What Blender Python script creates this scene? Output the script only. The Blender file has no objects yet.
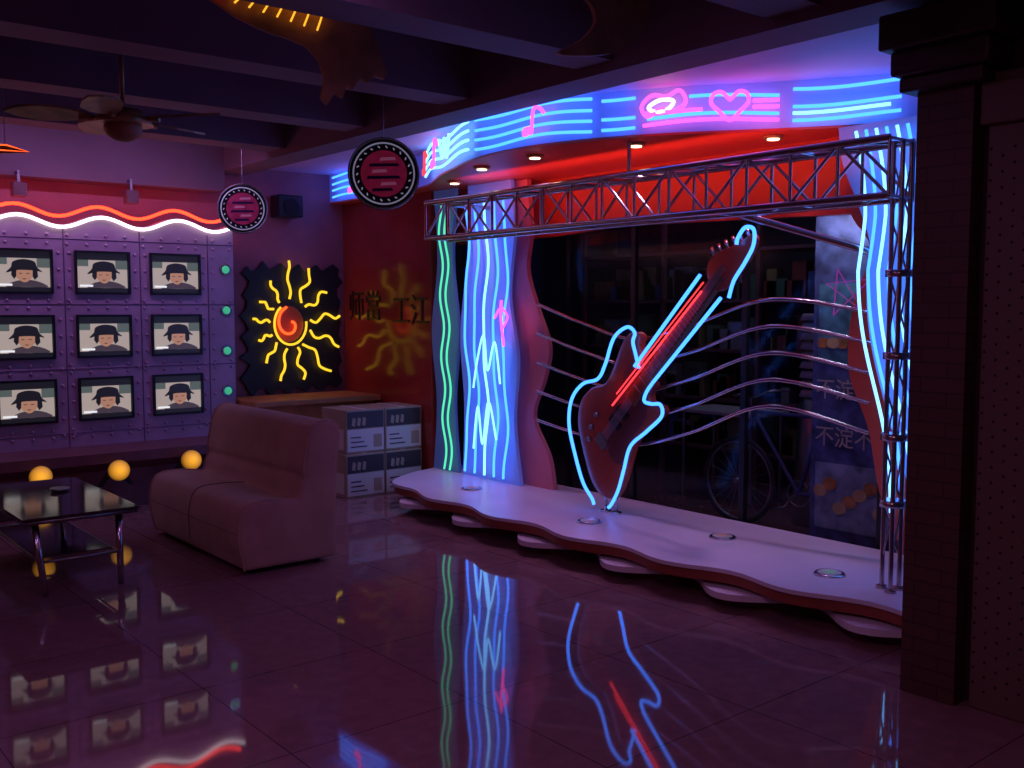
import bpy, bmesh, math, random
from mathutils import Vector, Matrix
random.seed(4)
sc=bpy.context.scene
col=sc.collection
sc.view_settings.view_transform='Standard'
# ------------------------------------------------------------ materials
def mat(name,c,rough=.5,metal=0,var=.0,vscale=8,bump=0,bscale=60,emit=None,es=0,spec=None,coat=0):
    m=bpy.data.materials.new(name); m.use_nodes=True
    nt=m.node_tree; b=nt.nodes['Principled BSDF']
    b.inputs['Base Color'].default_value=(*c,1)
    b.inputs['Roughness'].default_value=rough
    b.inputs['Metallic'].default_value=metal
    if coat: b.inputs['Coat Weight'].default_value=coat
    if spec is not None: b.inputs['Specular IOR Level'].default_value=spec
    if emit:
        b.inputs['Emission Color'].default_value=(*emit,1); b.inputs['Emission Strength'].default_value=es
    tc=nt.nodes.new('ShaderNodeTexCoord')
    if var:
        n=nt.nodes.new('ShaderNodeTexNoise'); n.inputs['Scale'].default_value=vscale; n.inputs['Detail'].default_value=5
        nt.links.new(tc.outputs['Object'],n.inputs['Vector'])
        r=nt.nodes.new('ShaderNodeValToRGB')
        r.color_ramp.elements[0].position=.3; r.color_ramp.elements[1].position=.7
        r.color_ramp.elements[0].color=(*[x*(1-var) for x in c],1)
        r.color_ramp.elements[1].color=(*[min(1,x*(1+var)) for x in c],1)
        nt.links.new(n.outputs['Fac'],r.inputs['Fac']); nt.links.new(r.outputs['Color'],b.inputs['Base Color'])
    if bump:
        n=nt.nodes.new('ShaderNodeTexNoise'); n.inputs['Scale'].default_value=bscale
        nt.links.new(tc.outputs['Object'],n.inputs['Vector'])
        bp=nt.nodes.new('ShaderNodeBump'); bp.inputs['Strength'].default_value=bump; bp.inputs['Distance'].default_value=.01
        nt.links.new(n.outputs['Fac'],bp.inputs['Height']); nt.links.new(bp.outputs['Normal'],b.inputs['Normal'])
    return m
def neon(name,c,s):
    m=bpy.data.materials.new(name); m.use_nodes=True; nt=m.node_tree
    for n in list(nt.nodes): nt.nodes.remove(n)
    e=nt.nodes.new('ShaderNodeEmission'); o=nt.nodes.new('ShaderNodeOutputMaterial')
    e.inputs['Color'].default_value=(*c,1); e.inputs['Strength'].default_value=s
    nt.links.new(e.outputs[0],o.inputs[0]); return m
def floor_mat():
    m=mat('floor_tile',(.2,.1,.1),.07,spec=.33); nt=m.node_tree; b=nt.nodes['Principled BSDF']
    tc=nt.nodes.new('ShaderNodeTexCoord')
    br=nt.nodes.new('ShaderNodeTexBrick'); br.offset=0; br.inputs['Scale'].default_value=1
    br.inputs['Brick Width'].default_value=.8; br.inputs['Row Height'].default_value=.8
    br.inputs['Mortar Size'].default_value=.003
    br.inputs['Color1'].default_value=(.34,.17,.19,1); br.inputs['Color2'].default_value=(.30,.15,.17,1)
    br.inputs['Mortar'].default_value=(.10,.05,.05,1)
    nt.links.new(tc.outputs['Object'],br.inputs['Vector'])
    n=nt.nodes.new('ShaderNodeTexNoise'); n.inputs['Scale'].default_value=14; n.inputs['Detail'].default_value=8
    nt.links.new(tc.outputs['Object'],n.inputs['Vector'])
    mx=nt.nodes.new('ShaderNodeMix'); mx.data_type='RGBA'; mx.blend_type='MULTIPLY'; mx.inputs[0].default_value=.45
    nt.links.new(br.outputs['Color'],mx.inputs[6]); nt.links.new(n.outputs['Fac'],mx.inputs[7])
    nt.links.new(mx.outputs[2],b.inputs['Base Color'])
    n2=nt.nodes.new('ShaderNodeTexNoise'); n2.inputs['Scale'].default_value=3
    nt.links.new(tc.outputs['Object'],n2.inputs['Vector'])
    mr=nt.nodes.new('ShaderNodeMapRange'); mr.inputs[3].default_value=.02; mr.inputs[4].default_value=.06
    nt.links.new(n2.outputs['Fac'],mr.inputs[0]); nt.links.new(mr.outputs[0],b.inputs['Roughness'])
    return m
def brick_mat():
    m=mat('column_cladding',(.12,.05,.05),.55); nt=m.node_tree; b=nt.nodes['Principled BSDF']
    tc=nt.nodes.new('ShaderNodeTexCoord')
    sx=nt.nodes.new('ShaderNodeSeparateXYZ'); cx=nt.nodes.new('ShaderNodeCombineXYZ'); ad=nt.nodes.new('ShaderNodeMath')
    nt.links.new(tc.outputs['Object'],sx.inputs[0]); nt.links.new(sx.outputs[0],ad.inputs[0]); nt.links.new(sx.outputs[1],ad.inputs[1])
    nt.links.new(ad.outputs[0],cx.inputs[0]); nt.links.new(sx.outputs[2],cx.inputs[1])
    br=nt.nodes.new('ShaderNodeTexBrick'); br.inputs['Scale'].default_value=1
    br.inputs['Brick Width'].default_value=.22; br.inputs['Row Height'].default_value=.06; br.inputs['Mortar Size'].default_value=.004
    br.inputs['Color1'].default_value=(.10,.04,.036,1); br.inputs['Color2'].default_value=(.085,.034,.032,1); br.inputs['Mortar'].default_value=(.05,.022,.02,1)
    nt.links.new(cx.outputs[0],br.inputs['Vector']); nt.links.new(br.outputs['Color'],b.inputs['Base Color'])
    return m
def glass_mat():
    m=bpy.data.materials.new('shop_glass'); m.use_nodes=True; nt=m.node_tree
    for n in list(nt.nodes): nt.nodes.remove(n)
    t=nt.nodes.new('ShaderNodeBsdfTransparent'); t.inputs[0].default_value=(.8,.8,.85,1)
    g=nt.nodes.new('ShaderNodeBsdfGlossy'); g.inputs['Roughness'].default_value=.12
    mx=nt.nodes.new('ShaderNodeMixShader'); mx.inputs[0].default_value=.012
    o=nt.nodes.new('ShaderNodeOutputMaterial')
    nt.links.new(t.outputs[0],mx.inputs[1]); nt.links.new(g.outputs[0],mx.inputs[2]); nt.links.new(mx.outputs[0],o.inputs[0]); return m
def velvet_mat():
    m=mat('sofa_velour',(.52,.28,.22),.85,var=.12,vscale=5); nt=m.node_tree; b=nt.nodes['Principled BSDF']
    b.inputs['Sheen Weight'].default_value=.3
    tc=nt.nodes.new('ShaderNodeTexCoord'); w=nt.nodes.new('ShaderNodeTexWave'); w.bands_direction='Y'; w.inputs['Scale'].default_value=28
    nt.links.new(tc.outputs['Object'],w.inputs['Vector'])
    bp=nt.nodes.new('ShaderNodeBump'); bp.inputs['Strength'].default_value=.5; bp.inputs['Distance'].default_value=.004
    nt.links.new(w.outputs['Fac'],bp.inputs['Height']); nt.links.new(bp.outputs['Normal'],b.inputs['Normal']); return m
def ball_mat():
    # gold globe; bright front spot and dimmer rim are painted into its emission
    m=mat('ball_lamp_glass',(.75,.42,.06),.25,emit=(1,.42,.03),es=1); nt=m.node_tree; b=nt.nodes['Principled BSDF']
    tc=nt.nodes.new('ShaderNodeTexCoord'); d=nt.nodes.new('ShaderNodeVectorMath'); d.operation='DISTANCE'; d.inputs[1].default_value=(.42,0.05,.58)
    nt.links.new(tc.outputs['Generated'],d.inputs[0])
    mr=nt.nodes.new('ShaderNodeMapRange'); mr.inputs[1].default_value=.05; mr.inputs[2].default_value=.62; mr.inputs[3].default_value=1.1; mr.inputs[4].default_value=.08
    nt.links.new(d.outputs['Value'],mr.inputs[0]); nt.links.new(mr.outputs[0],b.inputs['Emission Strength']); return m

M=dict(
 floor=floor_mat(), brick=brick_mat(), glass=glass_mat(), velvet=velvet_mat(), ball=ball_mat(),
 wall=mat('wall_paint_pink',(.42,.14,.18),.6,var=.12,vscale=3),
 redwall=mat('wall_red_gloss',(.40,.05,.04),.13,var=.15,vscale=2),
 ceil=mat('ceiling_paint',(.22,.14,.2),.7,var=.1,vscale=2),
 ceil2=mat('ceiling_lowered_paint',(.72,.52,.80),.6,var=.05,vscale=2),
 beam=mat('beam_paint',(.22,.14,.19),.7,var=.1,vscale=2),
 darkwall=mat('wall_dark',(.05,.022,.025),.5,var=.2),
 shop=mat('shop_dark_paint',(.04,.035,.05),.7,var=.3),
 tvpanel=mat('purple_metal_sheet',(.52,.34,.46),.45,.15,var=.12,vscale=4),
 tvtrim=mat('purple_trim',(.26,.15,.26),.4,.4),
 base=mat('base_cladding',(.22,.09,.11),.4,.2,var=.15),
 black=mat('black_plastic',(.012,.012,.014),.4),
 rubber=mat('rubber',(.01,.01,.01),.7),
 chrome=mat('chrome_tube',(.62,.58,.60),.18,1),
 rusty=mat('truss_tube',(.55,.44,.44),.22,1),
 steel=mat('dull_steel',(.4,.4,.42),.35,1),
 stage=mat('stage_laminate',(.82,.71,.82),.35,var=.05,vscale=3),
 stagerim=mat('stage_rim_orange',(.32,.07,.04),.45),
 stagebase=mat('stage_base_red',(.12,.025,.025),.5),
 redboard=mat('red_board',(.78,.08,.045),.45),
 pinkboard=mat('pink_board',(.80,.25,.30),.45),
 whiteboard=mat('white_acrylic_glow',(.34,.38,.62),.3,emit=(.05,.14,.9),es=.22),  # blue emission stands in for tube light falling on the panel
 greenboard=mat('dark_teal_board_glow',(.12,.16,.26),.4,emit=(.03,.06,.25),es=.3),  # faint blue emission imitates neon glow on the board
 band=mat('fascia_white_glow',(.5,.5,.7),.4,emit=(.03,.09,.9),es=.3),  # blue emission paints the staff tubes' glow onto the fascia
 guitar=mat('guitar_lacquer',(.45,.06,.035),.25,var=.3,vscale=2,coat=.4),
 pick=mat('pickguard',(.16,.04,.04),.3),
 neckm=mat('guitar_neck_wood',(.25,.08,.04),.35,var=.2),
 gold=mat('brass',(.45,.28,.14),.4,.5,var=.3),
 brown=mat('ornament_bronze',(.40,.17,.08),.5,.1,var=.35),
 wood=mat('counter_wood',(.62,.24,.09),.45,var=.2,vscale=6),
 card=mat('carton_board',(.40,.30,.22),.8,var=.06),
 cardw=mat('carton_white',(.66,.60,.56),.7),
 ink=mat('print_ink',(.05,.03,.04),.6),
 chars=mat('wall_lettering',(.02,.01,.015),.4),
 poster=mat('poster_black',(.012,.012,.02),.5),
 tyre=mat('tyre',(.02,.02,.02),.6), white=mat('white_plastic',(.6,.6,.6),.5),
 blue=neon('neon_blue',(.035,.18,1),4.2), cyan=neon('neon_cyan',(.13,.42,1),3.8), pink=neon('neon_pink',(1,.07,.42),2.8),
 red=neon('neon_red',(1,.03,.04),3), yellow=neon('neon_yellow',(1,.60,.03),1.3), green=neon('neon_green',(.12,1,.55),.95),
 wht=neon('neon_white',(1,.85,.95),2.4), orange=neon('neon_orange',(1,.10,.02),2),
 wred=neon('neon_red_wall',(1,.03,.01),7),
 lamp=neon('lamp_warm',(1,.6,.35),6),
 glight=mat('green_lamp',(.1,.6,.3),.2,emit=(.1,1,.45),es=.35),
 glens=mat('green_floor_lens',(.35,.5,.4),.2,emit=(.3,1,.6),es=.08),
 rlight=mat('red_lamp',(.6,.35,.35),.2,emit=(1,.4,.35),es=.08),
)
# ------------------------------------------------------------ helpers
def emp(name):
    e=bpy.data.objects.new(name,None); e.empty_display_size=.1; col.objects.link(e); return e
def fin(name,me,m,par=None,smooth=False):
    o=bpy.data.objects.new(name,me); col.objects.link(o)
    if m is not None:
        me.materials.append(m)
    if smooth:
        for p in me.polygons: p.use_smooth=True
    if par: o.parent=par
    return o
def bev(o,w,seg=2):
    md=o.modifiers.new('b','BEVEL'); md.width=w; md.segments=seg; md.limit_method='ANGLE'; md.angle_limit=math.radians(40)
def box(name,lo,hi,m,par=None,b=0,seg=2):
    bm=bmesh.new(); bmesh.ops.create_cube(bm,size=1)
    c=[(lo[i]+hi[i])/2 for i in range(3)]; s=[abs(hi[i]-lo[i]) for i in range(3)]
    for v in bm.verts: v.co=Vector((v.co[0]*s[0]+c[0],v.co[1]*s[1]+c[1],v.co[2]*s[2]+c[2]))
    me=bpy.data.meshes.new(name); bm.to_mesh(me); bm.free()
    o=fin(name,me,m,par)
    if b: bev(o,b,seg)
    return o
def prism(name,pts,ax,lo,hi,m,par=None,b=0,smooth=False):
    i='XYZ'.index(ax)
    def mk(p,v):
        q=list(p); q.insert(i,v); return Vector(q)
    bm=bmesh.new()
    A=[bm.verts.new(mk(p,lo)) for p in pts]; B=[bm.verts.new(mk(p,hi)) for p in pts]
    n=len(pts); bm.faces.new(A); bm.faces.new(list(reversed(B)))
    for k in range(n): bm.faces.new((A[k],B[k],B[(k+1)%n],A[(k+1)%n]))
    bmesh.ops.recalc_face_normals(bm,faces=bm.faces)
    me=bpy.data.meshes.new(name); bm.to_mesh(me); bm.free()
    o=fin(name,me,m,par)
    if b: bev(o,b,3)
    return o
def cat(P,n=8,cyc=False):
    P=[Vector(p) for p in P]; out=[]; N=len(P)
    rng=range(N) if cyc else range(N-1)
    for k in rng:
        if cyc: a,b,c,d=P[(k-1)%N],P[k],P[(k+1)%N],P[(k+2)%N]
        else: a,b,c,d=P[max(k-1,0)],P[k],P[k+1],P[min(k+2,N-1)]
        for j in range(n):
            t=j/n
            out.append(.5*((2*b)+(c-a)*t+(2*a-5*b+4*c-d)*t*t+(3*b-a-3*c+d)*t**3))
    if not cyc: out.append(P[-1])
    return out
def cat2(P,n=8,cyc=False): return [(v[0],v[1]) for v in cat([(p[0],p[1],0) for p in P],n,cyc)]
def tube(name,pts,r,m,par=None,smooth=False,cyc=False,n=8):
    if smooth: pts=cat(pts,n,cyc)
    cu=bpy.data.curves.new(name,'CURVE'); cu.dimensions='3D'; cu.bevel_depth=r; cu.bevel_resolution=3; cu.use_fill_caps=True
    s=cu.splines.new('POLY'); s.points.add(len(pts)-1)
    for k,p in enumerate(pts): s.points[k].co=(*p,1)
    s.use_cyclic_u=cyc
    cu.materials.append(m)
    o=bpy.data.objects.new(name,cu); col.objects.link(o)
    if par: o.parent=par
    return o
def tubes(name,segs,r,m,par=None):
    cu=bpy.data.curves.new(name,'CURVE'); cu.dimensions='3D'; cu.bevel_depth=r; cu.bevel_resolution=2; cu.use_fill_caps=True
    for pts in segs:
        s=cu.splines.new('POLY'); s.points.add(len(pts)-1)
        for k,p in enumerate(pts): s.points[k].co=(*p,1)
    cu.materials.append(m)
    o=bpy.data.objects.new(name,cu); col.objects.link(o)
    if par: o.parent=par
    return o
def cyl(name,p0,p1,r0,r1,m,par=None,seg=24,smooth=True):
    p0=Vector(p0);p1=Vector(p1); d=p1-p0
    bm=bmesh.new(); bmesh.ops.create_cone(bm,cap_ends=True,segments=seg,radius1=r0,radius2=r1,depth=d.length)
    q=Vector((0,0,1)).rotation_difference(d).to_matrix().to_4x4()
    bmesh.ops.transform(bm,matrix=Matrix.Translation((p0+p1)/2)@q,verts=bm.verts)
    me=bpy.data.meshes.new(name); bm.to_mesh(me); bm.free()
    o=fin(name,me,m,par)
    if smooth:
        for p in me.polygons: p.use_smooth=len(p.vertices)==4
    return o
def sph(name,c,r,m,par=None,sc3=(1,1,1)):
    bm=bmesh.new(); bmesh.ops.create_uvsphere(bm,u_segments=24,v_segments=14,radius=r)
    for v in bm.verts: v.co=Vector((v.co[0]*sc3[0]+c[0],v.co[1]*sc3[1]+c[1],v.co[2]*sc3[2]+c[2]))
    me=bpy.data.meshes.new(name); bm.to_mesh(me); bm.free(); return fin(name,me,m,par,True)
def dots(name,pts,r,m,par,flat=(1,1,1)):
    bm=bmesh.new()
    for p in pts:
        bmesh.ops.create_icosphere(bm,subdivisions=1,radius=r,matrix=Matrix.Translation(p)@Matrix.Diagonal((*flat,1)))
    me=bpy.data.meshes.new(name); bm.to_mesh(me); bm.free(); return fin(name,me,m,par,True)
def text(name,s,loc,rot,size,m,par,ext=.004):
    cu=bpy.data.curves.new(name,'FONT'); cu.body=s; cu.size=size; cu.extrude=ext; cu.align_x='CENTER'; cu.align_y='CENTER'; cu.materials.append(m)
    o=bpy.data.objects.new(name,cu); col.objects.link(o); o.location=loc; o.rotation_euler=rot; o.parent=par; return o
def spot(name,loc,tgt,e,c,size=60,blend=.8,r=.04,par=None):
    l=bpy.data.lights.new(name,'SPOT'); l.energy=e; l.color=c; l.spot_size=math.radians(size); l.spot_blend=blend; l.shadow_soft_size=r
    o=bpy.data.objects.new(name,l); col.objects.link(o); o.location=loc
    o.rotation_euler=(Vector(tgt)-Vector(loc)).to_track_quat('-Z','Y').to_euler()
    if par: o.parent=par
    return o
def area(name,loc,tgt,e,c,sx,sy,par=None):
    l=bpy.data.lights.new(name,'AREA'); l.energy=e; l.color=c; l.shape='RECTANGLE'; l.size=sx; l.size_y=sy
    o=bpy.data.objects.new(name,l); col.objects.link(o); o.location=loc
    o.rotation_euler=(Vector(tgt)-Vector(loc)).to_track_quat('-Z','Y').to_euler()
    if par: o.parent=par
    return o
RX=(math.pi/2,0,-math.pi/2)

# ------------------------------------------------------------ room shell
box('floor',(-3.5,-3,-.1),(8.2,8.8,0),M['floor'])
box('ceiling',(-3.5,-3,3.15),(8.2,8.8,3.25),M['ceil'])
box('wall_back',(-3.6,8.7,0),(5.1,8.85,3.15),M['wall'])
box('wall_left',(-3.6,-3,0),(-3.5,8.7,3.15),M['wall'])
box('wall_front',(-3.5,-3.1,0),(8.2,-3,3.15),M['wall'])
box('wall_stage_side',(5.0,7.2,0),(5.1,8.7,2.88),M['redwall'])
box('wall_right',(3.96,-3,0),(4.1,1.9,3.15),M['darkwall'])
box('wall_shop_back',(8.1,-3,0),(8.2,8.8,3.15),M['shop'])
box('wall_shop_end',(5.1,8.0,0),(8.1,8.1,3.15),M['shop'])
box('ceiling_lowered',(3.95,1.9,2.88),(5.6,8.7,3.15),M['ceil2'])
box('beam_long',(3.68,-3,2.80),(3.95,8.7,3.15),M['beam'])
for k,y in enumerate([-1.0,.2,1.4,2.6,3.8,5.0,6.2,7.4]):
    box('beam_cross' if k==0 else 'beam_cross.%03d'%k,(-3.5,y-.13,2.85),(3.68,y+.13,3.15),M['beam'])
box('beam_back',(-3.5,8.45,2.62),(3.68,8.7,3.15),M['beam'])
lin=prism('trim_lintel',[(y,z) for y,z in [(2.2,2.62),(2.2,2.12),(5.2,2.2),(5.9,2.16),(7.2,2.16),(7.2,2.62)]],'X',5.28,5.36,M['redboard'])
path=cat2([(5.26,2.5),(5.2,2.92),(4.84,3.5),(4.50,3.95),(4.26,4.4),(4.13,4.95),(4.19,5.5),(4.48,6.3),(4.78,6.94),(4.88,7.6),(4.86,8.2),(4.86,8.7)],10)
prism('ceiling_soffit',path+[(5.36,8.7),(5.36,2.5)],'Z',2.62,2.88,M['band'])
red=prism('trim_soffit_underside',path+[(5.36,8.7),(5.36,2.5)],'Z',2.605,2.619,M['redboard'])
def bp(Y,z,off=.05):
    for k in range(len(path)-1):
        a,b=path[k],path[k+1]
        if a[1]<=Y<=b[1] or k==len(path)-2:
            t=(Y-a[1])/(b[1]-a[1]); x=a[0]+(b[0]-a[0])*t
            d=Vector((b[0]-a[0],b[1]-a[1])).normalized()
            nx,ny=-d[1],d[0]
            return (x+nx*off,Y+ny*off,z)
S=emp('neon_music_staff_sign')
def staff(y0,y1,zs,m,amp=.012,ph=0,r=.010,nm='staff_tube'):
    for j,z in enumerate(zs):
        n=max(6,int((y1-y0)*18)); pts=[]
        for k in range(n+1):
            Y=y0+(y1-y0)*k/n
            pts.append(bp(Y,z+amp*math.sin(Y*7+ph+j*.2)))
        tube(nm,pts,r,m,S)
staff(2.95,3.44,[2.66,2.735,2.83],M['blue'])
staff(3.0,3.44,[2.70],M['cyan'])
staff(3.5,3.9,[2.80],M['blue']); staff(3.5,4.12,[2.665],M['pink'])
staff(3.5,3.62,[2.735,2.77],M['pink'],amp=.004)
staff(3.84,4.12,[2.73],M['pink'],amp=.004)
staff(3.5,4.10,[2.70],M['blue'])
staff(4.16,4.34,[2.66,2.72],M['blue']); staff(4.16,4.34,[2.83],M['blue'])
staff(4.4,5.38,[2.655,2.715,2.775,2.84],M['blue'])
staff(5.5,6.75,[2.66,2.72,2.78,2.84],M['cyan'],amp=.018)
staff(7.75,8.55,[2.655,2.72,2.78,2.845],M['blue'],amp=.012)
def motif(pts,Y,z,s,m,cyc=False,off=.09,r=.011):
    P=[bp(Y-p[0]*s,z+p[1]*s,off) for p in pts]
    tube('motif_tube',P,r,m,S,True,cyc,6)
heart=[(0,-1),(.55,-.4),(.95,.15),(.85,.7),(.45,.85),(.05,.4),(-.05,.4),(-.45,.85),(-.85,.7),(-.95,.15),(-.55,-.4)]
motif(heart,3.72,2.745,.085,M['pink'],True)
note=[(-.5,-.7),(-.9,-.8),(-.9,-.45),(-.4,-.4),(-.3,-.7),(-.15,.8),(.3,.9),(.7,.5)]
motif(note,4.75,2.74,.09,M['pink']); motif(note,6.15,2.74,.11,M['pink']); motif(note,6.5,2.72,.09,M['red']); motif(note,8.1,2.74,.09,M['pink'])
motif([(-1,0),(-.5,.6),(.2,.5),(.8,.8),(1.1,.1),(.5,-.4),(-.1,-.2),(-.7,-.6)],4.02,2.76,.10,M['pink'],True)
motif([(-.6,0),(0,.4),(.7,.3),(.4,-.2),(-.3,-.3)],4.03,2.755,.09,M['wht'],True)
motif([(-1,.6),(-.3,-.6),(.1,.5),(.6,-.7),(1.1,.6)],5.9,2.75,.12,M['cyan'])
for k,(x,y) in enumerate([(4.75,6.5),(4.42,5.72),(4.36,5.07),(4.52,4.31),(4.95,3.62)]):
    d=emp('recessed_downlight' if k==0 else 'recessed_downlight.%03d'%k)
    cyl('trim_ring',(x,y,2.585),(x,y,2.605),.055,.06,M['gold'],d)
    cyl('lamp_face',(x,y,2.580),(x,y,2.586),.035,.035,M['lamp'],d)
    spot('lamp_spot',(x,y,2.575),(x+.1,y,0),26,(.82,.42,.92),85,.9,.03,d)

# ------------------------------------------------------------ stage platform
def wavy(off,ph,amp,zlo,zhi,name,m,par):
    pts=[]
    for k in range(91):
        Y=2.22+4.72*k/90
        X=4.28-.13*math.sin(math.pi*k/90)+off+amp*math.sin((Y)*2*math.pi/.78+ph)
        if k>81:
            t=(k-81)/9; X+=.22*t*t
        pts.append((X,Y))
    P=[(5.28,2.22)]+pts+[(4.75,7.10),(5.0,7.17),(5.28,7.17)]
    return prism(name,P,'Z',zlo,zhi,m,par)
st=emp('stage_platform')
wavy(.0,0,.045,.178,.20,'top_deck',M['stage'],st)
wavy(.018,0,.045,.12,.1775,'top_rim',M['stagerim'],st)
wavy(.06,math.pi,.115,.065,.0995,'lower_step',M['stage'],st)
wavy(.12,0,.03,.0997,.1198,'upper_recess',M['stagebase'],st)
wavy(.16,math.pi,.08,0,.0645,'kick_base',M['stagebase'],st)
for k,(x,y,mm) in enumerate([(4.5,4.68,'rlight'),(4.82,3.84,'rlight'),(4.58,2.94,'glens'),(4.63,6.13,'rlight')]):
    d=emp('stage_floor_light' if k==0 else 'stage_floor_light.%03d'%k)
    cyl('rim',(x,y,.2),(x,y,.212),.085,.075,M['chrome'],d)
    cyl('well',(x,y,.211),(x,y,.2145),.062,.060,M['white'],d)
    cyl('lens',(x,y,.214),(x,y,.218),.036,.030,M[mm],d)

# ------------------------------------------------------------ decorative side boards
lb=emp('neon_curtain_board')
prism('acrylic_panel',[(6.74,.2)]+cat2([(6.74,.2),(6.72,.8),(6.77,1.4),(6.66,2.1),(6.66,2.6)],6)[1:]+list(reversed(cat2([(5.98,.2),(6.06,.7),(6.02,1.2),(6.12,1.7),(6.06,2.2),(6.1,2.6)],6))),'X',5.0,5.03,M['whiteboard'],lb)
prism('pink_edge_panel',[(6.4,.2)]+[(6.4,2.6)]+list(reversed(cat2([(5.68,.2),(5.74,.45),(5.92,.75),(5.80,1.05),(5.74,1.3),(5.88,1.6),(6.0,1.9),(5.96,2.2),(6.0,2.6)],8))),'X',5.08,5.12,M['pinkboard'],lb)
for j in range(5):
    y0=6.62-.125*j
    L=[(4.955,y0+.03*math.sin(z*5.2+j*.3)+.01*math.sin(z*11+j),z) for z in [ .24+.04*k for k in range(58)]]
    tube('wave_tube',L,.010,M['blue'] if j!=2 else M['cyan'],lb)
tube('pink_tube',[(4.93,6.12+.02*math.sin(z*9),z) for z in [1.30+.03*k for k in range(13)]],.010,M['pink'],lb)
tube('pink_tube',[(4.93,6.22,1.52),(4.93,6.14,1.60),(4.93,6.06,1.53),(4.93,6.12,1.44)],.009,M['pink'],lb,True)
tube('figure_tube',[(4.93,6.5,.95),(4.93,6.44,1.2),(4.93,6.36,1.38),(4.93,6.31,1.1),(4.93,6.22,1.33),(4.93,6.15,1.0)],.008,M['cyan'],lb,True)
tube('figure_tube',[(4.93,6.5,.45),(4.93,6.44,.8),(4.93,6.38,.5),(4.93,6.3,.85),(4.93,6.2,.55)],.008,M['cyan'],lb,True)
gb=emp('green_neon_board')
prism('board',cat2([(7.17,.2),(7.12,.8),(7.19,1.4),(7.1,2.0),(7.15,2.6)],6)+list(reversed(cat2([(6.80,.2),(6.86,.8),(6.80,1.4),(6.88,2.0),(6.83,2.6)],6))),'X',5.0,5.03,M['greenboard'],gb)
for y0,mm in [(7.0,'green'),(6.92,'green')]:
    tube('wave_tube',[(4.96,y0-.06*(1-z/2.5)+.025*math.sin(z*12),z) for z in [.22+.03*k for k in range(76)]],.009,M[mm],gb)
rb=emp('neon_curtain_board')
prism('red_edge_panel',cat2([(3.24,2.6),(3.20,2.17),(3.05,1.92),(3.15,1.64),(3.17,1.25),(3.04,.93),(2.95,.55),(2.78,.2)],8)+[(2.2,.2),(2.2,2.6)],'X',5.08,5.12,M['redboard'],rb)
prism('acrylic_panel',cat2([(3.22,2.6),(3.19,2.4),(3.08,2.15),(3.00,1.9),(3.02,1.64),(2.98,1.37),(2.87,1.0),(2.76,.69),(2.64,.2)],8)+[(2.2,.2),(2.2,2.6)],'X',5.0,5.03,M['whiteboard'],rb)
for j in range(7):
    L=[]
    for k in range(50):
        z=.5+.042*k; L.append((4.955,3.04-.06*j-.22*max(0,(1.8-z))/1.3+.10*max(0,z-2.1)+.03*math.sin(z*4.5+1),z))
    tube('wave_tube',L,.009,M['blue' if j%2 else 'cyan'],rb)
pur=neon('neon_purple_dim',(.5,.06,.6),.4)
tube('star_tube',[(5.07,3.25,1.82),(5.07,3.08,1.58),(5.07,3.32,1.74),(5.07,3.04,1.76),(5.07,3.27,1.56)],.006,pur,rb,cyc=True)

# ------------------------------------------------------------ rails
rl=emp('curved_staff_rails')
for i in range(5):
    P=[(4.95,5.72,1.63-.22*i),(4.93,5.2,1.49-.20*i),(4.93,4.7,1.39-.18*i),(4.93,4.2,1.49-.172*i),(4.93,3.6,1.65-.158*i),(5.06,3.02,1.575-.168*i)]
    tube('rail',P,.012,M['chrome'],rl,True)

# ------------------------------------------------------------ guitar
g=emp('neon_electric_guitar_sculpture')
body=cat2([(4.47,1.16),(4.50,1.27),(4.53,1.36),(4.52,1.42),(4.60,1.445),(4.69,1.37),(4.77,1.21),(4.85,1.09),(4.98,1.05),(5.09,.95),(5.12,.79),(5.06,.58),(4.98,.40),(4.88,.31),(4.76,.31),(4.68,.42),(4.62,.58),(4.56,.72),(4.44,.83),(4.33,.91),(4.33,.97),(4.42,.99),(4.44,1.05),(4.40,1.11)],4,True)
prism('body',body,'X',4.80,4.87,M['guitar'],g,.012)
pg=cat2([(4.50,1.14),(4.56,1.25),(4.64,1.2),(4.70,1.02),(4.78,.85),(4.80,.62),(4.68,.55),(4.6,.72),(4.48,.87),(4.46,1.02)],4,True)
prism('pickguard',pg,'X',4.792,4.802,M['pick'],g)
nv=Vector((0,-.72,.80)).normalized(); wv=Vector((0,nv[2],-nv[1]))
def gp(t,w,x):
    b=Vector((0,4.66,.91))+nv*t+wv*w; return (x,b[1],b[2])
def quad(name,t0,t1,w0,w1,xl,xh,m):
    a=[gp(t0,-w0,0),gp(t0,w0,0),gp(t1,w1,0),gp(t1,-w1,0)]
    return prism(name,[(p[1],p[2]) for p in a],'X',xl,xh,m,g)
quad('neck',.1,1.20,.05,.038,4.775,4.815,M['neckm'])
quad('fretboard',.12,1.20,.046,.035,4.768,4.776,M['neckm'])
tubes('frets',[[gp(.14+1.13*(1-.93**k),-.04,4.765),gp(.14+1.13*(1-.93**k),.04,4.765)] for k in range(1,20)],.003,M['steel'],g)
tubes('strings',[[gp(-.28,w,4.775),gp(1.26,w*.7,4.760)] for w in (-.03,-.018,-.006,.006,.018,.03)],.0018,M['steel'],g)
for t in (-.03,-.13): quad('pickup',t,t+.05,.055,.055,4.775,4.80,M['black'])
quad('bridge',-.33,-.26,.055,.055,4.772,4.80,M['steel'])
for t,w in [(-.30,.14),(-.38,.10),(-.2,.16)]:
    p=gp(t,w,4.80); cyl('knob',(4.80,p[1],p[2]),(4.77,p[1],p[2]),.018,.015,M['steel'],g)
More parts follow.
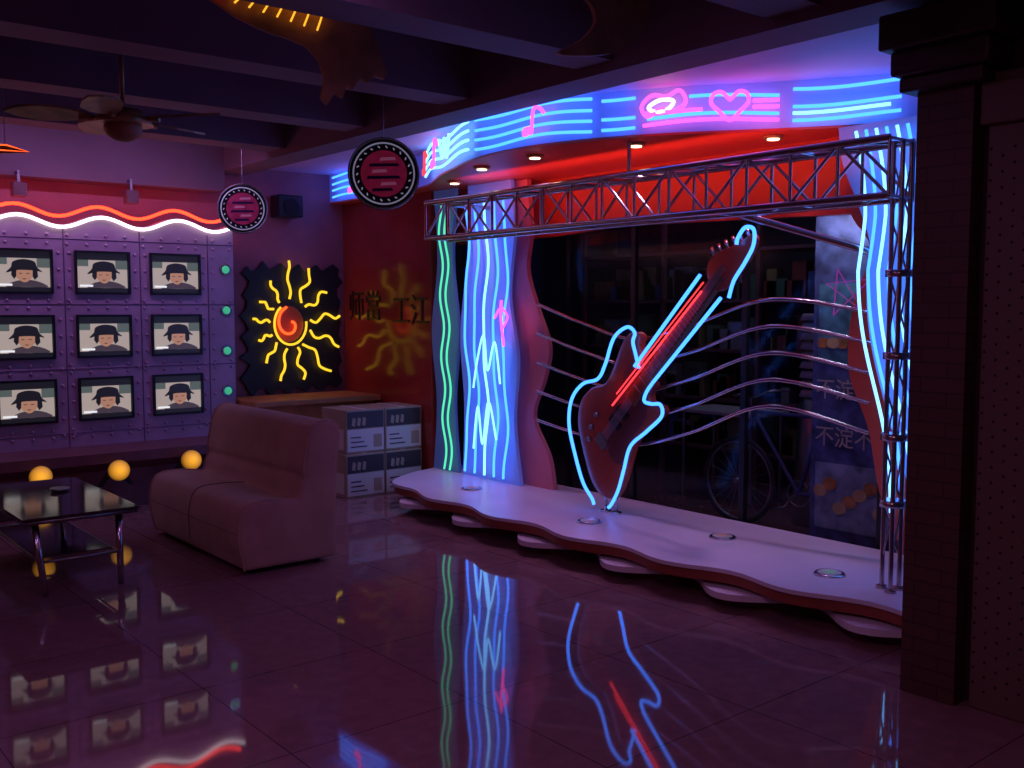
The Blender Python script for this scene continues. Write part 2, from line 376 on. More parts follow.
head=cat2([(3.95,1.76),(3.96,1.86),(3.90,1.92),(3.80,1.96),(3.70,2.00),(3.63,2.03),(3.60,1.99),(3.64,1.90),(3.70,1.83),(3.78,1.74),(3.87,1.70)],4,True)
prism('headstock',head,'X',4.785,4.815,M['guitar'],g,.004)
for k in range(6):
    y=3.93-.052*k; z=1.945+.019*k
    cyl('tuning_peg',(4.80,y-.01,z-.03),(4.80,y+.012,z+.02),.008,.012,M['chrome'],g,10)
L=[(3.97,1.76),(4.49,1.21),(4.52,1.30),(4.545,1.38),(4.53,1.44),(4.60,1.475),(4.72,1.40),(4.80,1.22),(4.87,1.12),(5.02,1.075),(5.13,.96),(5.155,.78),(5.09,.57),(5.01,.39),(4.92,.29),(4.90,.25)]
def gt(pts,m,r=.0115,x=4.755,smooth=True):
    tube('neon_tube',[(x,p[0],p[1]) for p in pts],r,m,g,smooth)
gt([(3.99,1.80),(4.53,1.22)],M['blue'],smooth=False)
gt(L[1:],M['blue'])
gt([(3.83,1.66),(4.37,1.12)],M['blue'],smooth=False)
gt([(4.37,1.12),(4.42,1.06),(4.44,1.00),(4.38,.985),(4.30,.985),(4.29,.91),(4.42,.80),(4.56,.69),(4.62,.52),(4.67,.38),(4.73,.28),(4.76,.25)],M['blue'])
gt([(3.77,1.66),(3.735,1.76),(3.66,1.86),(3.60,1.96),(3.60,2.05),(3.66,2.065),(3.71,2.01),(3.72,1.97)],M['blue'])
gt([(4.72,.95),(3.97,1.70)],M['red'],.0065,4.745,False)
gt([(4.685,1.03),(3.96,1.755)],M['red'],.0045,4.75,False)
for y in (4.86,4.76):
    cyl('stand_leg',(4.83,y,.2),(4.83,y,.40),.012,.012,M['chrome'],g)
    cyl('stand_foot',(4.83,y,.2),(4.83,y,.212),.04,.035,M['chrome'],g)
tube('mount_bar',[(4.86,4.5,1.2),(4.93,4.45,1.36)],.012,M['steel'],g)

# ------------------------------------------------------------ truss
tr=emp('chrome_lighting_truss')
y0,y1=2.56,6.40
for x in (4.40,4.62):
    for z in (2.13,2.40): tube('chord',[(x,y0,z),(x,y1,z)],.019,M['rusty'],tr)
segs=[]; n=14; dy=(y1-y0)/n
for k in range(n):
    a=y0+dy*k; b=a+dy
    zz=(2.13,2.40) if k%2==0 else (2.40,2.13)
    for x in (4.40,4.62):
        segs.append([(x,a,zz[0]),(x,b,zz[1])])
    segs.append([(4.40,a,2.13),(4.62,b,2.13)]); segs.append([(4.62,a,2.40),(4.40,b,2.40)])
for k in range(0,n+1):
    a=y0+dy*k
    segs+= [[(4.40,a,2.13),(4.40,a,2.40)],[(4.62,a,2.13),(4.62,a,2.40)]]
    if k%2==0: segs+=[[(4.40,a,2.13),(4.62,a,2.13)],[(4.40,a,2.40),(4.62,a,2.40)]]
tubes('lacing',segs,.009,M['rusty'],tr)
segs=[]
c=[(4.52,2.56),(4.60,2.56),(4.56,2.63)]
for x,y in c:
    tube('leg',[(x,y,.215),(x,y,2.40)],.012,M['rusty'],tr)
    cyl('foot_plate',(x,y,.2),(x,y,.215),.03,.025,M['rusty'],tr)
for k in range(7):
    z=.35+.28*k
    for i in range(3):
        a=c[i];b=c[(i+1)%3]; segs.append([(*a,z),(*b,z+.28)])
tubes('leg_lacing',segs,.005,M['rusty'],tr)
for z in (.95,1.35,.62,1.75):
    cyl('clamp',(4.56,2.583,z),(4.56,2.583,z+.035),.065,.065,M['rusty'],tr,12)
tube('end_strut',[(4.62,6.38,2.40),(5.0,6.38,2.40)],.018,M['rusty'],tr)
tube('corner_brace',[(4.62,3.6,2.13),(5.04,3.0,1.90)],.022,M['rusty'],tr)
tube('hanger_rod',[(4.40,4.25,2.40),(4.40,4.25,2.60)],.012,M['rusty'],tr)

# ------------------------------------------------------------ shop front & interior
wf=emp('window_1')
box('pane',(5.34,3.0,.12),(5.348,7.2,2.2),M['glass'],wf)
for y in (3.1,4.1,5.1,5.8):
    box('mullion',(5.33,y-.02,0),(5.37,y+.02,2.2),M['black'],wf)
box('sill',(5.32,2.3,0),(5.38,7.2,.12),M['black'],wf)
sh=emp('display_shelf')
for z in (.3,.75,1.2,1.65,2.1): box('board',(7.2,3.2,z),(7.7,7.6,z+.03),M['base'],sh)
for y in (3.2,4.3,5.4,6.5,7.6): box('upright',(7.2,y-.02,0),(7.24,y+.02,2.4),M['base'],sh)
goodm=[mat('goods_%d'%i,c,.6) for i,c in enumerate([(.25,.05,.04),(.07,.10,.28),(.28,.22,.08),(.25,.25,.28),(.06,.18,.1)])]
for i,mm in enumerate(goodm):
    bm=bmesh.new()
    for z in (.33,.78,1.23,1.68):
        for k in range(12):
            y=3.35+random.random()*4.1; h=.1+random.random()*.22; w=.04+random.random()*.06
            bmesh.ops.create_cube(bm,size=1,matrix=Matrix.Translation((7.32,y,z+h/2))@Matrix.Diagonal((.1,w*2,h,1)))
    me=bpy.data.meshes.new('goods'); bm.to_mesh(me); bm.free(); fin('goods',me,mm,sh)
cs=emp('plastic_stool_stack')
bx,by=6.4,4.25
for k in range(9): cyl('stool_rim',(bx,by,.95+k*.07),(bx,by,1.0+k*.07),.13,.11,M['white'],cs)
cyl('stool_body',(bx,by,.0),(bx,by,.96),.17,.12,M['steel'],cs)
bk=emp('bicycle')
def ring(name,c,r,rr,m):
    tube(name,[(c[0],c[1]+r*math.cos(t),c[2]+r*math.sin(t)) for t in [2*math.pi*k/40 for k in range(40)]],rr,m,bk,cyc=True)
A=(5.95,4.6,.33);B=(5.95,3.55,.33)
for c in(A,B):
    ring('tyre',c,.31,.018,M['tyre']); ring('rim',c,.288,.008,M['steel'])
    tubes('spokes',[[(c[0],c[1],c[2]),(c[0],c[1]+.285*math.cos(t),c[2]+.285*math.sin(t))] for t in [2*math.pi*k/20 for k in range(20)]],.0015,M['steel'],bk)
    cyl('hub',(c[0]-.04,c[1],c[2]),(c[0]+.04,c[1],c[2]),.02,.02,M['steel'],bk)
fm=goodm[1]
bb=(5.95,4.08,.3); seat=(5.95,3.9,.85); hd=(5.95,4.48,.85)
for a,b in [(A,hd),(hd,bb),(bb,seat),(seat,B),(B,bb),(seat,hd)]: tube('frame_tube',[a,b],.014,fm,bk)
tube('handlebar',[(5.7,4.35,1.0),(5.75,4.5,.98),(5.95,4.5,.95),(6.15,4.5,.98),(6.2,4.35,1.0)],.011,M['chrome'],bk,True)
tube('stem',[hd,(5.95,4.5,.95)],.012,M['chrome'],bk)
sph('saddle',(5.95,3.87,.9),.1,M['black'],bk,(.6,1.2,.4))
ring('chainring',bb,.09,.006,M['steel'])
tubes('pedals',[[(5.9,4.08,.3),(5.9,4.16,.2),(5.82,4.16,.2)],[(6.0,4.08,.3),(6.0,4.0,.4),(6.08,4.0,.4)]],.01,M['steel'],bk)
tb=emp('folding_table')
box('top',(6.5,4.9,.72),(7.0,5.7,.75),M['white'],tb,.005)
for x in(6.55,6.95):
    for y in (4.95,5.65): tube('leg',[(x,y,0),(x,y,.72)],.015,M['steel'],tb)
po=emp('snack_poster')
box('sheet',(5.55,3.1,.1),(5.565,3.72,2.2),mat('poster_print',(.10,.14,.30),.6,var=.6,vscale=9),po)
pm=mat('poster_cream',(.65,.6,.5),.6); po_o=mat('poster_orange',(.7,.3,.08),.6,var=.5,vscale=12); po_y=mat('poster_yellow',(.7,.5,.2),.6,var=.3)
box('panel_a',(5.544,3.14,1.25),(5.549,3.68,1.75),mat('poster_teal',(.1,.3,.35),.6,var=.7,vscale=9),po)
box('panel_b',(5.544,3.14,.2),(5.549,3.68,.62),mat('poster_blue',(.3,.4,.5),.6,var=.5,vscale=9),po)
for a in range(7):
    yy=3.22+.07*a; zz=.34+.05*((a*3)%4)
    prism('snack_shape',[(yy+.05*math.cos(q),zz+.04*math.sin(q)) for q in [j*math.pi/5 for j in range(10)]],'X',5.5405-.0012*(a%3),5.543-.0012*(a%3),po_o if a%2 else po_y,po)
    zz=1.38+.06*((a*5)%5)
    prism('snack_shape',[(yy+.045*math.cos(q),zz+.035*math.sin(q)) for q in [j*math.pi/5 for j in range(10)]],'X',5.5405-.0012*(a%3),5.543-.0012*(a%3),po_y if a%2 else po_o,po)
text('lettering','不淀不觉',(5.542,3.41,1.08),RX,.14,pm,po,.002)
text('lettering','不淀不鲜',(5.542,3.41,.78),RX,.14,pm,po,.002)
pl_=emp('added_poster_fill')  # added lamp and housing, makes the poster more visible
box('housing',(5.385,3.2,2.20),(5.44,3.7,2.25),M['black'],pl_)
area('lamp',(5.41,3.45,2.195),(5.50,3.45,.8),3.2,(.8,.75,1),.4,.04,pl_)
d=emp('added_shop_fill')  # added fixture, faint fill for the dark shop interior
box('housing',(6.3,5.0,3.10),(6.9,5.6,3.15),M['steel'],d)
area('lamp',(6.6,5.3,3.09),(6.6,5.3,0),4,(.6,.65,1),.5,.5,d)

# ------------------------------------------------------------ video wall
vw=emp('video_wall')
X0,X1=-.6,3.68; YF=8.3
wave=[]
for k in range(90):
    x=X0+(X1-X0)*k/89; wave.append((x,2.28+.042*math.sin(x*2*math.pi/.62+.6)+.03*max(0,(x-1.6)/2)))
prism('cladding',[(X0,.5)]+wave+[(X1,.5)],'Y',YF,8.45,M['tvpanel'],vw)
prism('base',[(8.3,.5),(8.05,.46),(8.05,.38),(8.2,.3),(8.2,0),(8.45,0),(8.45,.5)],'X',X0,X1,M['base'],vw)
tube('white_neon',[(x,YF-.03,z-.02) for x,z in wave],.014,M['wht'],vw)
tube('red_neon',[(x,YF+.06,z+.07) for x,z in wave],.013,M['wred'],vw)
tubes('seams',[[(x,YF-.002,.5),(x,YF-.002,2.22)] for x in (.52,1.11,1.70,2.285,2.875,3.45)]+[[(X0,YF-.002,z),(X1,YF-.002,z)] for z in (2.14,1.63,1.12,.61)],.005,M['tvtrim'],vw)
rv=[]
for x in [X0+.1+.148*k for k in range(29)]:
    for z in (2.17,2.10,1.66,1.60,1.15,1.09,.64,.58): rv.append((x,YF-.002,z))
for x in (.48,.56,1.07,1.15,1.66,1.74,2.245,2.325,2.835,2.915,3.41,3.49):
    for k in range(12): rv.append((x,YF-.002,.6+.13*k))
dots('rivets',rv,.015,M['tvpanel'],vw,(1,.9,1))
scr_bg=mat('screen_light',(.1,.1,.1),.3,emit=(.74,.60,.54),es=.5,)
scr_dk=mat('screen_dark',(.01,.01,.01),.3,emit=(.02,.018,.03),es=.5)
scr_tl=mat('screen_green',(.05,.05,.05),.3,emit=(.17,.22,.20),es=.45)
scr_face=mat('screen_face',(.1,.06,.05),.3,emit=(.62,.30,.20),es=.6)
scr_cloth=mat('screen_cloth',(.02,.02,.02),.3,emit=(.10,.07,.10),es=.5)
scr_w=mat('screen_caption',(.1,.1,.1),.3,emit=(.9,.9,.95),es=.9)
k=0
for r,zc in enumerate((1.88,1.375,.875)):
    for c_,xc in enumerate((.22,.81,1.40,1.985,2.575,3.165)):
        nm='crt_monitor' if k==0 else 'crt_monitor.%03d'%k; k+=1
        t=emp(nm); w=.215; h=.172; y=YF-.004
        bm=bmesh.new()
        fr=[(-w,-h),(w,-h),(w,h),(-w,h)]; ir=[(-w+.018,-h+.018),(w-.018,-h+.018),(w-.018,h-.018),(-w+.018,h-.018)]
        for i in range(4):
            j=(i+1)%4
            q=[fr[i],fr[j],ir[j],ir[i]]
            f1=[bm.verts.new((xc+p[0],y-.022,zc+p[1])) for p in q]; bm.faces.new(f1)
            f2=[bm.verts.new((xc+p[0],yy,zc+p[1])) for p,yy in ((fr[i],y-.022),(fr[i],y),(fr[j],y),(fr[j],y-.022))]; bm.faces.new(f2)
            f3=[bm.verts.new((xc+p[0],yy,zc+p[1])) for p,yy in ((ir[j],y-.022),(ir[j],y),(ir[i],y),(ir[i],y-.022))]; bm.faces.new(f3)
        me=bpy.data.meshes.new('frame'); bm.to_mesh(me); bm.free(); fin('frame',me,M['black'],t)
        def rect(n,x0,x1_,z0,z1,m,d): box(n,(xc+x0,y-d-.002,zc+z0),(xc+x1_,y-d,zc+z1),m,t)
        rect('tube_face',-.197,.197,-.154,.154,scr_dk,.0)
        rect('picture',-.193,.193,-.12,.10,scr_bg,.003)
        rect('backdrop',.10,.193,.03,.10,scr_tl,.0055)
        rect('backdrop',-.193,-.11,.05,.10,scr_tl,.0055)
        def pl(n,P,m,d): prism(n,[(xc+p[0],zc+p[1]) for p in P],'Y',y-d-.002,y-d,m,t)
        pl('shoulders',cat2([(-.12,-.119),(-.09,-.09),(-.03,-.07),(.04,-.065),(.10,-.075),(.15,-.095),(.17,-.119),(.02,-.119)],4,True),scr_cloth,.0075)
        pl('face',cat2([(-.055,.0),(-.045,-.05),(.01,-.085),(.06,-.05),(.075,.0),(.05,.04),(-.03,.04)],4,True),scr_face,.0095)
        pl('hat',cat2([(-.12,-.012),(-.085,.03),(-.07,.072),(.0,.092),(.08,.076),(.10,.03),(.135,-.003),(.07,.008),(-.04,.008)],4,True),scr_dk,.0115)
        pl('hair',[(-.08,.015),(-.047,.015),(-.05,-.04),(-.065,-.06),(-.085,-.03)],scr_dk,.0115)
        pl('hair',[(.068,.015),(.10,.015),(.105,-.04),(.08,-.065),(.066,-.04)],scr_dk,.0115)
        pl('eyes',[(-.03,-.014),(-.008,-.014),(-.008,-.019),(-.03,-.019)],scr_dk,.0115)
        pl('eyes',[(.02,-.014),(.045,-.014),(.045,-.019),(.02,-.019)],scr_dk,.0115)
        pl('mouth',[(-.008,-.055),(.022,-.055),(.015,-.061),(-.002,-.061)],scr_dk,.0115)
        rect('caption',-.18,-.08,-.112,-.096,scr_w,.0135)
for i,z in enumerate((1.93,1.58,1.23,.88)):
    d=emp('round_green_lamp' if i==0 else 'round_green_lamp.%03d'%i)
    cyl('bezel',(3.605,YF-.012,z),(3.605,YF-.001,z),.05,.055,M['chrome'],d)
    sph('lens',(3.605,YF-.012,z),.034,M['glight'],d,(1,.5,1))
for i,(x,z) in enumerate([(.79,.34),(1.39,.34),(1.97,.345),(2.54,.335),(3.12,.36)]):
    d=emp('gold_ball_lamp' if i==0 else 'gold_ball_lamp.%03d'%i)
    sph('globe',(x,7.93,z),.082,M['ball'],d)
    cyl('bracket',(x,7.99,z),(x,8.04,z),.03,.045,M['black'],d)
    prism('arm',[(x-.02,z+.04),(x+.02,z+.04),(x+.14,z-.13),(x+.10,z-.13),(x,z+.0),(x-.10,z-.13),(x-.14,z-.13)],'Y',8.01,8.04,M['black'],d)
sp=emp('wall_speaker')
box('cabinet',(4.22,8.5,2.44),(4.47,8.68,2.64),M['black'],sp,.01)
cyl('woofer',(4.345,8.5,2.53),(4.345,8.488,2.53),.07,.075,M['rubber'],sp)
box('bracket',(4.32,8.67,2.5),(4.37,8.7,2.58),M['steel'],sp)
for i,x in enumerate((2.0,2.85)):
    s2=emp('wall_spotlight' if i==0 else 'wall_spotlight.%03d'%i)
    box('housing',(x-.05,8.34,2.45),(x+.05,8.44,2.56),M['base'],s2,.01)
    box('yoke',(x-.01,8.38,2.56),(x+.01,8.40,2.64),M['steel'],s2)
    box('arm',(x-.01,8.38,2.63),(x+.01,8.455,2.65),M['steel'],s2)

# ------------------------------------------------------------ sun poster
su=emp('neon_sun_artwork')
P=[]; x0,x1,z0,z1=3.95,4.93,.82,1.98
def edge(a,b,n,out):
    o=[]
    for k in range(n):
        t=k/n; x=a[0]+(b[0]-a[0])*t; z=a[1]+(b[1]-a[1])*t; d=(.04 if k%3==1 else -.02)+random.uniform(-.025,.025)
        o.append((x+out[0]*d,z+out[1]*d))
    return o
P+=edge((x0,z0),(x1,z0),16,(0,-1))+edge((x1,z0),(x1,z1),18,(.6,0))+edge((x1,z1),(x0,z1),16,(0,1))+edge((x0,z1),(x0,z0),18,(-1,0))
prism('cutout_board',P,'Y',8.66,8.695,M['poster'],su)
cx,cz=4.38,1.45; ysn=8.62
tube('spiral',[(cx+(.02+.010*k)*math.cos(-k*.42+1),ysn,cz+(.02+.010*k)*math.sin(-k*.42+1)*1.1) for k in range(14)],.013,M['orange'],su,True)
tube('ring',[(cx+.165*math.cos(t),ysn,cz+.195*math.sin(t)) for t in [2.2+k*.21 for k in range(21)]],.011,M['yellow'],su)
prism('disc_paint',[(cx+.15*math.cos(t),cz+.17*math.sin(t)) for t in [k*.3142 for k in range(20)]],'Y',8.65,8.659,mat('sun_paint',(.6,.12,.03),.4),su)
Ls=[.32,.26,.30,.32,.20,.15,.17,.14,.20,.28,.28,.38,.34]
for k in range(13):
    t=2*math.pi*k/13+.15; L_=Ls[k]
    pts=[]
    for j in range(7):
        s=.21+L_*j/6; wob=(.030 if k in(0,1,2,10,11,12) else .014)*math.sin(j*1.5+k)*(1 if k%2 else -1)
        pts.append((cx+s*math.cos(t)-wob*math.sin(t),ysn,cz+1.12*(s*math.sin(t)+wob*math.cos(t))))
    tube('ray',pts,.012,M['yellow'],su,True,n=4)
wl=emp('wall_lettering_sign')
text('characters','师當',(4.992,8.30,1.60),RX,.30,M['chars'],wl)
text('characters','工江',(4.992,7.52,1.56),RX,.30,M['chars'],wl)
ct=emp('wooden_counter')
box('top',(3.72,8.0,.74),(4.98,8.64,.79),M['wood'],ct,.006)
box('front',(3.78,8.08,0),(4.95,8.12,.74),M['wood'],ct)
box('side',(3.78,8.12,0),(3.82,8.6,.74),M['wood'],ct)
def carton(x0,y0,z0,w,d,h,i):
    c=emp('cardboard_carton' if i==0 else 'cardboard_carton.%03d'%i)
    box('body',(x0,y0,z0),(x0+w,y0+d,z0+h),M['card'],c,.004)
    box('front_print',(x0+.01,y0-.003,z0+.015),(x0+w-.01,y0-.0005,z0+h*.55),M['cardw'],c)
    box('front_band',(x0+.01,y0-.003,z0+h*.57),(x0+w-.01,y0-.0005,z0+h-.015),M['ink'],c)
    for j in range(3):
        prism('mark',[(x0+.05+j*.05,z0+h*.65),(x0+.08+j*.05,z0+h*.62),(x0+.09+j*.05,z0+h*.8),(x0+.06+j*.05,z0+h*.83)],'Y',y0-.006,y0-.0035,M['card'],c)
    for j in range(3): box('print_line',(x0+.04,y0-.006,z0+.05+.04*j),(x0+.20-.03*j,y0-.0035,z0+.06+.04*j),M['ink'],c)
    box('label',(x0+w-.11,y0-.006,z0+.04),(x0+w-.03,y0-.0035,z0+.15),M['card'],c)
    for s_ in (0,1): box('side_print',(x0-.003,y0+.04+.2*s_,z0+.03),(x0-.0005,y0+.18+.2*s_,z0+h*.55),M['cardw'],c)
    box('tape',(x0+w*.45,y0-.002,z0+h-.0001),(x0+w*.55,y0+d,z0+h+.0015),M['cardw'],c)
i=0
for x in (4.20,4.585):
    for z in (0,.372):
        carton(x+(.02 if z else 0),7.30+(.03 if z else 0),z,.375,.42,.368,i); i+=1

# ------------------------------------------------------------ sofa
so=emp('armless_sofa')
prof=[(2.46+(p[0]-2.46)*.87,p[1]) for p in cat2([(2.50,.03),(2.46,.2),(2.47,.34),(2.53,.425),(2.70,.44),(2.86,.425),(2.915,.43),(2.935,.50),(2.965,.555),(2.955,.60),(2.975,.70),(3.0,.80),(3.05,.875),(3.13,.90),(3.21,.88),(3.245,.81),(3.22,.6),(3.20,.3),(3.19,.03)],4)]
o=prism('upholstery',prof,'Y',5.54,7.04,M['velvet'],so,.025)
for p in o.data.polygons: p.use_smooth=True
tubes('piping',[[(p[0],y,p[1]) for p in prof] for y in (5.555,7.025)],.008,M['velvet'],so)
tube('seat_seam',[(2.457,6.30,.1),(2.455,6.30,.3),(2.51,6.30,.422),(2.67,6.30,.442),(2.84,6.30,.432)],.003,M['base'],so,True)
tube('front_seam',[(2.458,5.56,.25),(2.458,7.02,.25)],.003,M['base'],so)
for x in (2.56,3.02):
    for y in (5.64,6.94): cyl('foot',(x,y,0),(x,y,.04),.022,.028,M['black'],so,12)

# ------------------------------------------------------------ coffee table
cf=emp('glass_coffee_table')
tg=mat('smoked_glass',(.07,.035,.035),.09)
box('glass_top',(1.34,5.82,.44),(1.98,7.12,.452),tg,cf,.003)
tube('top_frame',[(1.36,5.84,.425),(1.96,5.84,.425),(1.96,7.1,.425),(1.36,7.1,.425)],.014,M['steel'],cf,cyc=True)
for x,xx in ((1.42,1.46),(1.88,1.87)):
    for y,yy in ((5.9,5.86),(7.04,7.08)):
        cyl('leg',(xx,yy,0),(x,y,.425),.017,.022,M['chrome'],cf,16)
box('shelf',(1.46,5.98,.19),(1.86,6.98,.198),tg,cf)
tube('shelf_frame',[(1.45,5.9,.185),(1.87,5.9,.185),(1.87,7.04,.185),(1.45,7.04,.185)],.008,M['steel'],cf,cyc=True)
ash=emp('glass_ashtray')
cyl('bowl',(1.75,6.6,.452),(1.75,6.6,.475),.05,.06,M['steel'],ash)

# ------------------------------------------------------------ hanging round signs
rm=mat('sign_white',(.7,.7,.75),.4,emit=(.5,.5,.7),es=.22)
pk=mat('sign_magenta',(.40,.05,.14),.4,emit=(.8,.03,.12),es=.08,var=.4,vscale=14)
pk2=mat('sign_pink',(.7,.35,.45),.4,emit=(.8,.2,.4),es=.12)
bl=mat('sign_dark_blue',(.03,.02,.10),.4)
def disc(nm,c,r):
    e=emp(nm); d=(Vector((0,0,c[2]))-Vector(c)); d.z=0; d.normalize()
    c=Vector(c)
    def cc(n,a,b,rr,m): cyl(n,c+d*a,c+d*b,rr,rr,m,e,48)
    cc('body',-.03,0,r,M['black'])
    rt=Vector((d[1],-d[0],0))*-1
    def rp(rr,k,N,off): 
        t=2*math.pi*k/N; return c+d*off+rt*(rr*math.cos(t))+Vector((0,0,rr*math.sin(t)))
    tube('outer_ring',[rp(r*.97,k,48,.004) for k in range(48)],.006,M['steel'],e,cyc=True)
    tube('white_ring',[rp(r*.84,k,48,.005) for k in range(48)],.005,rm,e,cyc=True)
    cc('field',.0,.004,r*.64,pk)
    tubes('ring_marks',[[rp(r*.71,k+.0,22,.005),rp(r*.76,k+.25,22,.005)] for k in range(22)],.004,rm,e)
    def poly(n,P,m,off):
        bm=bmesh.new(); bm.faces.new([bm.verts.new(c+d*off+rt*(r*x)+Vector((0,0,r*z))) for x,z in P])
        me=bpy.data.meshes.new(n); bm.to_mesh(me); bm.free(); fin(n,me,m,e)
    # plain stand-in mark: stacked slanted bars
    for j,(a,b_,m) in enumerate([(-.12,.34,pk2),(-.42,.44,bl),(-.34,.10,pk2),(-.48,.46,bl),(-.10,.36,pk2),(-.34,.26,bl)]):
        z=.40-.17*j
        poly('mark',[(a,z-.05),(b_,z-.02),(b_-.04,z+.06),(a+.04,z+.04)],m,.006)
    tube('suspension_wire',[c+Vector((0,0,r))-d*.015,(c[0]-d[0]*.015,c[1]-d[1]*.015,3.15)],.003,M['steel'],e)
    return e
disc('round_hanging_sign',(3.33,5.29,2.42),.22)
disc('round_hanging_sign',(3.50,7.69,2.40),.20)

# ------------------------------------------------------------ ceiling fan
fn=emp('ceiling_fan')
fc=Vector((1.87,5.6,2.57))
cyl('downrod',fc+Vector((0,0,.08)),(fc.x,fc.y,3.15),.012,.012,M['gold'],fn)
cyl('canopy',(fc.x,fc.y,3.08),(fc.x,fc.y,3.15),.05,.07,M['gold'],fn)
cyl('motor',fc+Vector((0,0,.02)),fc+Vector((0,0,.1)),.16,.10,M['gold'],fn)
sph('bowl',fc,.10,M['brown'],fn,(1,1,.7))
for k in range(5):
    t=k*2*math.pi/5+.35; u=Vector((math.cos(t),math.sin(t),0)); v=Vector((-u.y,u.x,.22))
    out=[(.14,0),(.2,.05),(.3,.09),(.42,.10),(.52,.06),(.58,0),(.52,-.05),(.42,-.09),(.3,-.08),(.2,-.05)]
    bm=bmesh.new(); 
    A_=[bm.verts.new(fc+Vector((0,0,.05))+u*a+v*b) for a,b in out]; B_=[bm.verts.new(x.co+Vector((0,0,.012))) for x in A_]
    bm.faces.new(A_); bm.faces.new(list(reversed(B_)))
    for q in range(10): bm.faces.new((A_[q],B_[q],B_[(q+1)%10],A_[(q+1)%10]))
    bmesh.ops.recalc_face_normals(bm,faces=bm.faces)
    me=bpy.data.meshes.new('blade'); bm.to_mesh(me); bm.free(); fin('blade',me,M['gold'],fn)
    tube('blade_arm',[fc+Vector((0,0,.05))+u*.08,fc+Vector((0,0,.04))+u*.22],.012,M['gold'],fn)

# ------------------------------------------------------------ hanging ornaments
cr=emp('crescent_ceiling_ornament')
cp=[(1.62,3.13),(2.1,3.13),(2.35,3.10),(2.50,3.02),(2.60,2.90),(2.67,2.74),(2.65,2.70),(2.60,2.71),(2.56,2.67),(2.52,2.69),(2.48,2.63),(2.45,2.65),(2.42,2.58),(2.38,2.60),(2.34,2.54),(2.31,2.57),(2.33,2.66),(2.30,2.74),(2.24,2.79),(2.15,2.81),(2.05,2.82),(1.9,2.86),(1.75,2.93),(1.62,3.0)]
prism('sheet',cp,'Y',4.2,4.22,M['brown'],cr,.003)
ye=neon('neon_amber',(1,.45,.03),1.3)
for k in range(7):
    x=1.88+.066*k
    tube('neon_squiggle',[(x,4.17,2.91-.008*k),(x+.03,4.17,2.95),(x-.005,4.17,2.99-.01*k),(x+.04,4.17,3.04-.01*k)],.0045,ye,cr,True)
tube('neon_loop',[(1.74,4.17,2.97),(1.76,4.17,3.03),(1.82,4.17,3.01),(1.81,4.17,2.93)],.005,M['red'],cr,True)
tube('hanger',[(2.45,4.21,3.0),(2.45,4.21,3.15)],.004,M['steel'],cr)
d=emp('added_ornament_fill')  # added lamp to brighten the crescent sheet
cyl('can',(2.5,3.62,3.08),(2.5,3.62,3.15),.05,.05,M['black'],d)
spot('lamp',(2.5,3.62,3.07),(2.42,4.2,2.72),2.5,(1,.55,.35),70,.9,.03,d)
c2=emp('crescent_ceiling_ornament')
prism('sheet',cat2([(2.72,3.12),(3.05,3.13),(3.38,3.12),(3.44,2.95),(3.36,2.80),(3.2,2.72),(3.02,2.68),(2.88,2.67),(3.02,2.75),(3.10,2.84),(3.05,2.92),(2.9,2.93),(2.74,2.96)],4,True),'Y',3.2,3.22,M['brown'],c2)
rs=emp('red_neon_arrow_sign')
prism('plate',[(1.35,2.60),(1.62,2.63),(1.74,2.595),(1.62,2.58),(1.35,2.55)],'Y',7.0,7.02,M['black'],rs)
tube('neon',[(1.36,6.97,2.61),(1.60,6.97,2.625),(1.73,6.97,2.595),(1.55,6.97,2.59)],.005,M['orange'],rs)
tube('hanger',[(1.6,7.01,2.62),(1.6,7.01,3.15)],.003,M['steel'],rs)

# ------------------------------------------------------------ right pier
cl=emp('clad_pilaster')
box('shaft',(3.86,1.9,0),(5.25,2.13,3.14),M['brick'],cl)
box('capital_lower',(3.80,1.84,2.46),(4.3,2.18,2.52),M['darkwall'],cl,.01)
box('capital_mid',(3.76,1.80,2.52),(4.3,2.20,2.62),M['darkwall'],cl,.015)
box('capital_upper',(3.72,1.76,2.62),(4.3,2.23,2.76),M['darkwall'],cl,.01)
tb1=mat('trim_brown',(.15,.085,.075),.5)
tm=emp('perforated_trim_panel')
box('strip',(3.90,1.60,0),(3.959,1.86,2.5),tb1,tm,.008)
box('strip_head',(3.87,1.56,2.3),(3.90,1.88,2.46),tb1,tm,.008)
rv=[(3.899,1.62+.045*j,.08+.06*k+(.03 if j%2 else 0)) for k in range(36) for j in range(6)]
dots('perforations',rv,.006,M['black'],tm,(.5,1,1))
dr=emp('dark_display_cabinet')
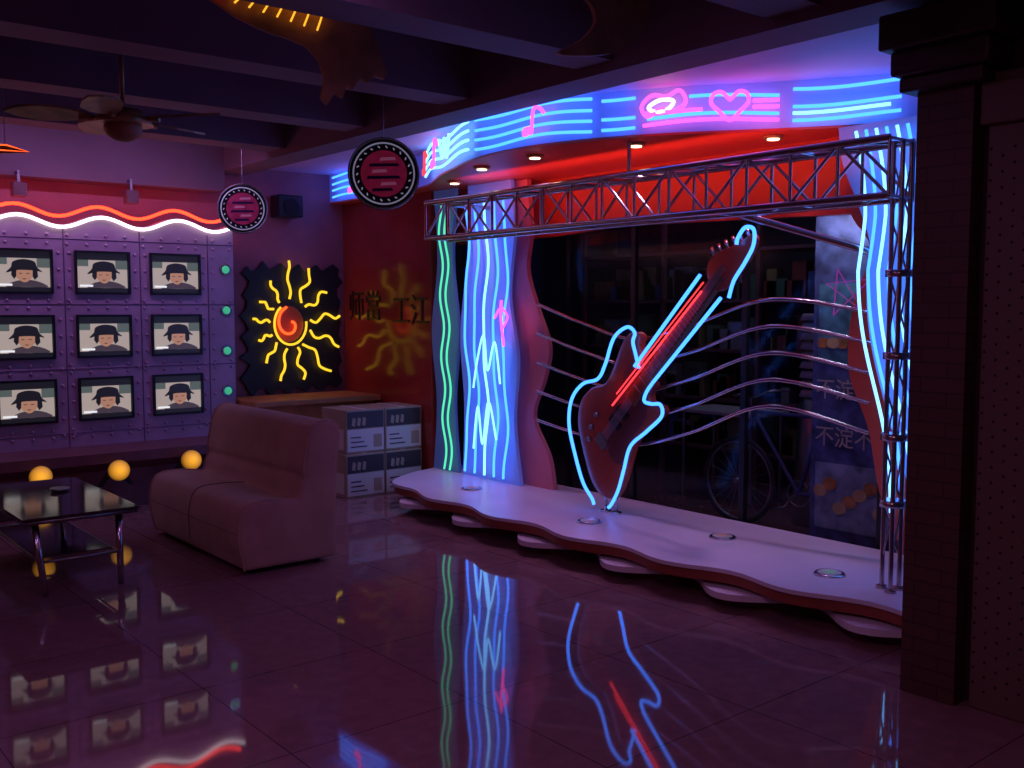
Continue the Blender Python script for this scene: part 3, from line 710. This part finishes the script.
box('back',(3.93,.7,0),(3.958,1.55,2.4),M['black'],dr)
for z in (.1,.5,.9,1.3,1.7,2.1): box('shelf',(3.80,.72,z),(3.93,1.53,z+.02),M['darkwall'],dr)
for y in (.70,1.53): box('side',(3.80,y,0),(3.93,y+.02,2.4),M['darkwall'],dr)
for z in (.12,.52,.92,1.32,1.72):
    for k in range(5): box('item',(3.83,.8+.14*k,z),(3.91,.89+.14*k,z+.12+.05*((k*3)%4)),goodm[k],dr)

# ------------------------------------------------------------ lights
for k,(x,y,e,c) in enumerate([(.3,.8,19,(.88,.38,.62)),(-1.6,3.2,13,(.66,.3,.8)),(1.6,3.2,6,(.64,.26,.8))]):  # added fill lamps for the room's ambient tone, housings made up
    d=emp('added_ceiling_fill' if k==0 else 'added_ceiling_fill.%03d'%k)
    box('housing',(x-.3,y-.3,3.08),(x+.3,y+.3,3.15),M['steel'],d)
    area('ceiling_fill_lamp',(x,y,3.075),(x,y,0),e,c,.5,.5,d)
d=emp('added_wall_fill')  # added purple fill for the video wall, housing made up around it
box('housing',(.6,7.54,2.86),(3.4,7.60,2.94),M['black'],d)
area('wall_fill_lamp',(2.0,7.61,2.90),(2.0,8.4,1.2),17,(.62,.30,.9),2.7,.05,d)
d=emp('added_red_fill')  # added red fill for the lintel and soffit underside, housing made up
box('housing',(4.66,3.0,2.405),(4.72,6.3,2.43),M['black'],d)
area('red_fill_lamp',(4.69,4.7,2.433),(5.0,4.7,2.60),9,(1,.14,.06),3.2,.05,d)
w=bpy.data.worlds.new('night'); sc.world=w; w.use_nodes=True
w.node_tree.nodes['Background'].inputs[0].default_value=(.02,.01,.03,1); w.node_tree.nodes['Background'].inputs[1].default_value=.3
# ------------------------------------------------------------ camera
cam=bpy.data.cameras.new('camera'); cam.lens=1000/1024*36; cam.sensor_width=36; cam.clip_start=.05
co=bpy.data.objects.new('camera',cam); col.objects.link(co); co.location=(0,0,1.6)
co.rotation_euler=(math.pi/2-math.atan(.076),0,-math.radians(39.4)); sc.camera=co
